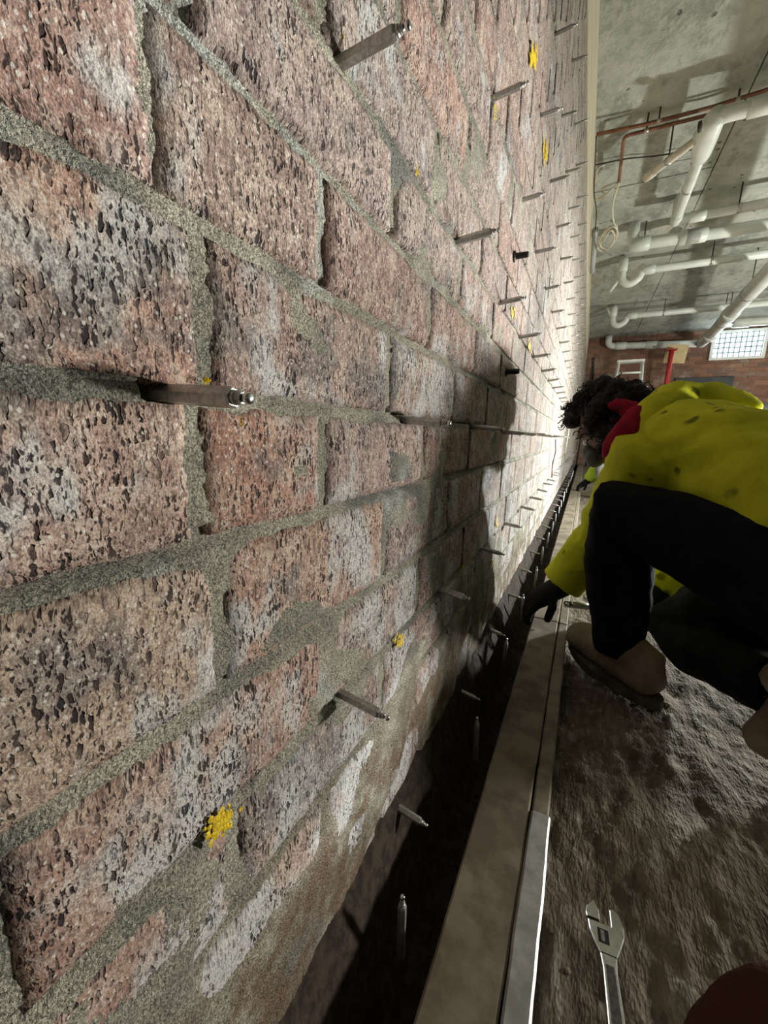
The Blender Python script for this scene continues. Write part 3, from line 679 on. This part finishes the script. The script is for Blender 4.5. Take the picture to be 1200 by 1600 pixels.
# plinth the sacks lie on
pl = WY(1200, 690, 8.5); tag(boxo('block_stack', (pl.x-.35, 8.1, FLOOR), (pl.x+1.2, 9.0, pl.z-.1), simple('grey_block', (.28, .27, .25), (.38, .37, .34), 12, .9), None, .02), 'low stack of grey blocks under the rubble sacks', 'blocks')

# ------------------------------------------------------------------ people
def union(name, parts, mat, voxel, parent, it=6, disp=0., dsz=.08):
    bm = bmesh.new()
    for f in parts: f(bm)
    bmesh.ops.recalc_face_normals(bm, faces=bm.faces[:])
    o = link(name, bm, mat); r = o.modifiers.new('r', 'REMESH'); r.mode = 'VOXEL'; r.voxel_size = voxel; r.use_smooth_shade = True
    s = o.modifiers.new('s', 'SMOOTH'); s.factor = .5; s.iterations = it
    bake(o)
    if disp:
        nv = len(o.data.vertices); co, nn = [0.]*nv*3, [0.]*nv*3
        o.data.vertices.foreach_get('co', co); o.data.vertices.foreach_get('normal', nn)
        for i in range(0, nv*3, 3):
            p = Vector(co[i:i+3])
            d = disp*(noise.fractal(p/dsz, 1., 2., 3)+.9*(1-abs(noise.noise(Vector((p.x/dsz*.6, p.y/dsz*.6, p.z/dsz*1.2+4)))*2.2)))
            for q in range(3): co[i+q] += nn[i+q]*d
        o.data.vertices.foreach_set('co', co); o.data.update()
    smooth(o)
    if parent: setparent(o, parent)
    return o
def T(pts, rad, seg=16, u0=None): return lambda bm: tube(bm, pts, rad, seg, True, u0)
def sph(c, r, sc=(1, 1, 1), M=None):
    def f(bm):
        q = bmesh.ops.create_icosphere(bm, subdivisions=3, radius=r)
        for v in q['verts']:
            p = Vector((v.co.x*sc[0], v.co.y*sc[1], v.co.z*sc[2])); v.co = (M @ p if M else p)+Vector(c)
    return f
SKIN = simple('skin', (.13, .075, .05), (.19, .11, .075), 30, .6)
HAIR = simple('black_hair', (.006, .005, .005), (.014, .011, .010), 120, .7, bump=.9, dist=.01)
def fabric(name, c1, c2, stain=None, sheen=0.):
    g = N(name); P = g.n('ShaderNodeTexCoord').outputs['Object']
    f = g.noise(P, 9, 4, .6); w = g.noise(P, 500, 2, .5); c = g.mix(g.ramp(f, .35, .65), c1, c2)
    if stain:
        d, col = g.voro(g.vadd(P, g.vmul(g.noise(P, 25, 2, .5, 1), (.03, .03, .03))), 20)
        c = g.mix(g.math('MULTIPLY', g.ramp(g.sep(col)[0], .58, .64), g.ramp(d, .34, .14, 0, .85)), c, stain)
    g.b.inputs['Sheen Weight'].default_value = sheen; g.b.inputs['Specular IOR Level'].default_value = .12
    g.bump(g.math('ADD', w, g.math('MULTIPLY', g.noise(P, 40, 3, .6), 2)), .5, .003); return g.done(c, .9)
def glove(wrist, d, pn, side, curl, mat, parent, spread=.3):
    d = d.normalized(); pn = (pn-d*pn.dot(d)).normalized(); s = d.cross(pn).normalized()*side; parts = []
    parts.append(T([wrist-d*.05, wrist, wrist+d*.03, wrist+d*.07, wrist+d*.095], [(.044, .040), (.042, .036), (.047, .031), (.052, .028), (.048, .022)], 14, s))
    for i, (ln, cu) in enumerate(((.085, curl), (.095, curl*1.05), (.088, curl*1.1), (.07, curl*1.2))):
        b = wrist+d*.085+s*(.036-.024*i); pts = [b-d*.02, b]; dd = (d+s*spread*(.5-i*.33)*.5).normalized(); a = 0; p = b
        for f, bend in ((.45, .55), (.32, 1.), (.25, .7)):
            a += cu*bend; p = p+(dd*math.cos(a)+pn*math.sin(a))*ln*f; pts.append(p)
        parts.append(T(pts, [.0125, .0135, .013, .0122, .0105], 10))
    b = wrist+d*.025+s*.036; t1 = b+(d*.55+s*.75+pn*.35).normalized()*.04; t2 = t1+(d*.8+s*.15+pn*.6).normalized()*.032; t3 = t2+(d*.75-s*.1+pn*.65).normalized()*.022
    parts.append(T([b-s*.02-d*.01, b, t1, t2, t3], [.015, .016, .0145, .0135, .0115], 10))
    return union('glove', parts, mat, .0042, parent, 4)
def boot(heel, toe, ankle, up, mat, solem, parent):
    d = (toe-heel).normalized(); n = up.normalized(); s = d.cross(n).normalized(); L_ = (toe-heel).length
    def P_(f, h): return heel+d*(L_*f)+n*h
    parts = [T([P_(.04, .055), P_(.11, .063), P_(.3, .07), P_(.55, .064), P_(.75, .056), P_(.91, .052), P_(.985, .044)], [(.028, .03), (.045, .05), (.050, .06), (.056, .054), (.060, .047), (.054, .043), (.03, .03)], 18, s),
             T([P_(.22, .05), P_(.2, .10), ankle+(P_(.2, .1)-ankle)*.35, ankle], [(.05, .06), (.05, .058), (.052, .055), (.053, .055)], 16, s)]
    b = union('boot', parts, mat, .006, parent, 5, .0012, .03)
    bm = bmesh.new(); out = []
    for a in range(28):
        t = 2*math.pi*a/28; f = .5-.5*math.cos(t); wd = (.050+.014*math.sin(math.pi*min(1, f*1.05))+.006*(f > .5))*math.sin(t)*(1.0 if abs(math.sin(t)) > .5 else 1.15); out.append((f*1.02-.01, wd))
    r0 = [bm.verts.new(P_(f, 0)+s*w_) for f, w_ in out]; r1 = [bm.verts.new(P_(f, .024)+s*w_) for f, w_ in out]
    for i in range(28): bm.faces.new((r0[i], r0[(i+1) % 28], r1[(i+1) % 28], r1[i]))
    bm.faces.new(r0[::-1]); bm.faces.new(r1); bmesh.ops.recalc_face_normals(bm, faces=bm.faces[:])
    so = link('sole', bm, solem); so.parent = b; so.matrix_parent_inverse = (b.matrix_parent_inverse @ Matrix.Translation((0, 0, 0))).inverted() @ b.matrix_parent_inverse if False else Matrix()
    return b
def worker(label, off, cloth, trous, bootm, solem, glovem, scarfm, full=True, vox=1.):
    O = Vector(off)
    def Y(x, y, yy): return WY(x, y, yy)+O
    lat = Vector((.43, .9, 0)).normalized(); t = thing('person', label, 'person', (.45+O.x, 1.25+O.y, FLOOR))
    spine = [Y(1305, 850, 1.06), Y(1235, 790, 1.13), Y(1155, 738, 1.25), Y(1085, 702, 1.35), Y(1030, 682, 1.42)]
    lsh, rsh = Y(1050, 712, 1.38)-lat*.135, Y(1050, 690, 1.40)+lat*.15
    lel, lwr = Y(942, 842, 1.40), Y(872, 918, 1.42); rel, rwr = Y(1085, 862, 1.62), Y(1010, 930, 1.50)
    lhip, rhip = Y(1290, 920, .98), Y(1260, 930, 1.2); lkn, lan = Y(966, 797, 1.17), Y(966, 1015, 1.20)
    rkn = Y(1035, 985, 1.45); rkn.z = max(rkn.z, FLOOR+.085+O.z); ran = Y(1222, 1080, 1.02)
    hc = Y(957, 664, 1.50); neck = Y(1015, 678, 1.45)
    fdir = Vector((-.70, .22, -.68)).normalized(); crown = (Vector((-.62, .05, .75))-fdir*Vector((-.62, .05, .75)).dot(fdir)).normalized(); ear = fdir.cross(crown)
    HM = Matrix((ear, fdir, crown)).transposed()
    h_ = lambda x, y, z: hc+HM @ Vector((x, y, z))
    body = [sph(hc, .1, (.76, .92, 1.08), HM), sph(h_(0, .035, -.06), .062, (.85, .9, .9), HM), sph(h_(0, .088, -.058), .022, (1.2, .8, .7), HM), T([h_(0, .085, .02), h_(0, .104, -.012), h_(0, .112, -.026), h_(0, .088, -.034)], [.010, .013, .015, .008], 8),
            sph(h_(.078, -.005, -.01), .026, (.35, .8, 1.2), HM), sph(h_(-.078, -.005, -.01), .026, (.35, .8, 1.2), HM), sph(h_(0, .082, .035), .04, (1.4, .5, .4), HM), sph(h_(0, .092, -.068), .014, (1.7, .6, .5), HM),
            T([hc-crown*.05, neck, spine[4]], [.052, .055, .07]), T(spine, [(.13, .09), (.135, .095), (.14, .10), (.15, .10), (.08, .07)], 18, lat),
            T([lsh, lel, lwr], [.05, .04, .03]), T([rsh, rel, rwr], [.05, .04, .03]), T([spine[3], lsh], [.07, .055]), T([spine[3], rsh], [.07, .055]),
            T([lhip, lkn, lan], [.075, .052, .036]), T([rhip, rkn, ran], [.075, .052, .036]), T([spine[0], lhip], [.09, .08]), T([spine[0], rhip], [.09, .08])]
    b = union('body', body, SKIN, .009*vox, t, 3)
    if full:
        for sg in (-1, 1): o = smooth(link('eye', (lambda bm: (sph(h_(sg*.03, .085, .005), .011)(bm), bm)[1])(bmesh.new()), simple('eye_white', (.5, .5, .48), (.6, .6, .58), 9, .3))); setparent(o, t)
    hood = [Y(1003, 735, 1.27), Y(1008, 690, 1.29), Y(1022, 650, 1.34), Y(1052, 628, 1.42), Y(1100, 632, 1.46), Y(1150, 645, 1.44)]
    hoodie = [T(spine, [(.172, .135), (.178, .142), (.182, .145), (.185, .132), (.115, .098)], 22, lat),
              T([spine[3], rsh, rsh.lerp(rel, .5), rel, rel.lerp(rwr, .5), rwr.lerp(rel, .15)], [.10, .09, .075, .066, .060, .048])]
    sleeve = [T([lsh.lerp(spine[3], .35), lsh, lsh.lerp(lel, .5), lel, lel.lerp(lwr, .55), lwr.lerp(lel, .10)], [.085, .106, .092, .080, .077, .064])]
    hoodp = [T(hood, [.03, .046, .056, .058, .055, .04]), T([Y(1060, 630, 1.55), Y(1110, 626, 1.5), Y(1160, 640, 1.42), Y(1180, 650, 1.4)], [.05, .05, .04, .028])]
    hd = union('hoodie', hoodie, cloth, .0085*vox, t, 4, .007, .08)
    setparent(union('sleeve', sleeve, cloth, .0085*vox, None, 4, .005, .07), t); setparent(union('hood', hoodp, cloth, .0085*vox, None, 4, .005, .06), t)
    if full:
        seam = spline([Y(985, 716, 1.20), Y(1000, 690, 1.20), Y(1035, 672, 1.2), Y(1068, 690, 1.18), Y(1090, 730, 1.16), Y(1096, 760, 1.15)])
    trs = [T([spine[0]-lat*.0, spine[0].lerp(lhip, .5)], [.16, .15]), T([spine[1]-Vector((0, 0, .06)), spine[0], lhip], [.14, .16, .13]), T([spine[0], rhip], [.16, .13]),
           T([lhip, lhip.lerp(lkn, .5), lkn, lkn.lerp(lan, .35), lkn.lerp(lan, .8), lkn.lerp(lan, 1.0)], [.135, .102, .088, .082, .068, .060]),
           T([rhip, rhip.lerp(rkn, .5), rkn, rkn.lerp(ran, .4), ran], [.13, .11, .08, .075, .06])]
    union('trousers', trs, trous, .009*vox, t, 5, .0045, .07)
    lt, lh = WZ(893, 1010, FLOOR+.012)+O, WZ(1005, 1098, FLOOR+.012)+O
    d = (lt-lh).normalized(); lh = lan+Vector((.028, -.012, FLOOR+.012-lan.z))-d*.105; lt = lh+d*.325
    boot(lh, lt, lan+Vector((0, 0, .02)), Vector((0, 0, 1)), bootm, solem, t)
    rt_ = WZ(1150, 1125, FLOOR+.012)+O; rh = ran+Vector((.05, -.03, .05))
    rd = Vector((-.45, .25, -.86)).normalized(); rh = ran-rd*.10+Vector((.09, -.06, 0)); rtoe = rh+rd*.25
    lift = FLOOR+.02+O.z-rtoe.z; rh.z += lift; rtoe.z += lift
    boot(rh, rtoe, ran, Vector((-.75, .45, .45)), bootm, solem, t)
    glove(lwr, Y(815, 948, 1.40)-lwr, Vector((-.2, .1, -1)), 1, .45, glovem, t)
    glove(rwr, Y(905, 948, 1.40)-rwr, Vector((-.2, -.3, -1)), -1, .6, glovem, t)
    # hair
    rr = random.Random(3); parts = []
    for i in range(170 if full else 60):
        v = Vector((rr.gauss(0, 1), rr.gauss(0, 1), rr.gauss(0, 1))).normalized()
        if v.y > .35 and v.z < .55 or v.z < -.45: continue
        dd = rr.uniform(.092, .128); parts.append(sph(h_(v.x*dd*.9, v.y*dd, v.z*dd*1.08), rr.uniform(.017, .03)))
    hr = union('hair', parts, HAIR, .0055*vox, t, 2, .004, .014)
    if full:
        bm = bmesh.new()
        for i in range(420):
            v = Vector((rr.gauss(0, 1), rr.gauss(0, 1), rr.gauss(0, 1))).normalized()
            if v.y > .45 and v.z < .6 or v.z < -.4: continue
            p = h_(v.x*.115, v.y*.125, v.z*.135); n = (p-hc).normalized(); u, w_ = frame_of(n); ph = rr.uniform(0, 6.3); R_ = rr.uniform(.004, .009); ln = rr.uniform(.02, .045)
            tube(bm, [p+n*(ln*j/9)+u*R_*math.cos(ph+j*1.1)+w_*R_*math.sin(ph+j*1.1)-Vector((0, 0, .0012*j)) for j in range(10)], .0018, 4)
        cu = link('curls', bm, HAIR); cu.parent = hr
    if scarfm:
        sc = [T([Y(1010, 690, 1.44), Y(988, 683, 1.45), Y(970, 690, 1.46)], [(.098, .09), (.092, .085), (.078, .075)], 18), T([Y(1005, 648, 1.38), Y(985, 640, 1.38), Y(962, 632, 1.39), Y(952, 636, 1.4)], [.03, .026, .02, .014]), T([Y(1000, 642, 1.33), Y(980, 675, 1.29), Y(962, 705, 1.29), Y(957, 726, 1.31)], [.026, .036, .036, .022])]
        union('neck_scarf', sc, scarfm, .006, t, 4, .003, .04)['label'] = 'dark red neck scarf'
        mk = union('face_mask', [sph(h_(0, .098, -.04), .045, (.95, .75, .95), HM), sph(h_(.045, .095, -.055), .03, (.6, 1, 1), HM), sph(h_(-.045, .095, -.055), .03, (.6, 1, 1), HM)], simple('dark_mask', (.03, .03, .032), (.05, .05, .05), 20, .6), .006, t, 3); mk['label'] = 'dark grey face mask'
    return t
HIVIS = fabric('yellow_hoodie_cloth', (.45, .465, .02), (.56, .57, .03), (.09, .095, .012))
NAVY = fabric('black_work_trousers', (.004, .0045, .007), (.008, .009, .012))
BOOTM = simple('tan_boot_leather', (.21, .155, .105), (.30, .23, .16), 18, .8, bump=.5, dist=.002)
SOLEM = simple('dark_rubber_sole', (.05, .042, .035), (.09, .075, .06), 30, .85)
GLOVE = fabric('black_glove', (.010, .010, .011), (.022, .021, .021))
SCARF = fabric('dark_red_scarf', (.20, .008, .022), (.28, .014, .032))
w1 = worker('crouching worker in a yellow hoodie and black trousers reaching into the trench', (0, 0, 0), HIVIS, NAVY, BOOTM, SOLEM, GLOVE, SCARF)
GREY = fabric('grey_work_trousers', (.16, .155, .14), (.26, .25, .23)); LIME = fabric('lime_jacket', (.34, .50, .03), (.45, .6, .05))
w2 = worker('distant crouching worker with grey trousers and lime sleeve behind the first worker', (.10, 3.95, 0), LIME, GREY, simple('grey_boot', (.22, .20, .16), (.3, .27, .22), 15, .8), SOLEM, GLOVE, None, False, 1.6)
# steel nozzle in the worker's right hand
a, b = WY(925, 948, 1.41), WY(882, 944, 1.38); t = thing('injection_nozzle', 'small steel grease nozzle held in the gloved hand', 'tool', a)
tubeo('barrel', [a, a.lerp(b, .7)], .011, STEEL, t, 12); tubeo('coupler', [a.lerp(b, .68), a.lerp(b, .75), b], [.008, .012, .010], CHROME, t, 12)
# the viewer's own knee
K = CAM+ray(1255, 1730)*.28; KN = fabric('dark_brown_trousers', (.045, .016, .010), (.065, .024, .015))
t = thing('person', 'dark brown trouser knee of the person crouching at the bottom corner', 'person', (K.x+.1, K.y-.1, FLOOR))
union('trouser_leg', [T([K+Vector((.25, -.42, -.02)), K+Vector((.12, -.2, -.005)), K, K+Vector((.02, .02, -.10)), K+Vector((.03, -.06, -.27)), (K.x+.04, K.y-.08, FLOOR+.10)], [.10, .095, .09, .08, .062, .05])], KN, .008, t, 4, .003, .06)
boot(Vector((K.x+.06, K.y-.16, FLOOR+.012)), Vector((K.x+.02, K.y+.13, FLOOR+.012)), Vector((K.x+.04, K.y-.08, FLOOR+.13)), Vector((0, 0, 1)), BOOTM, SOLEM, t)
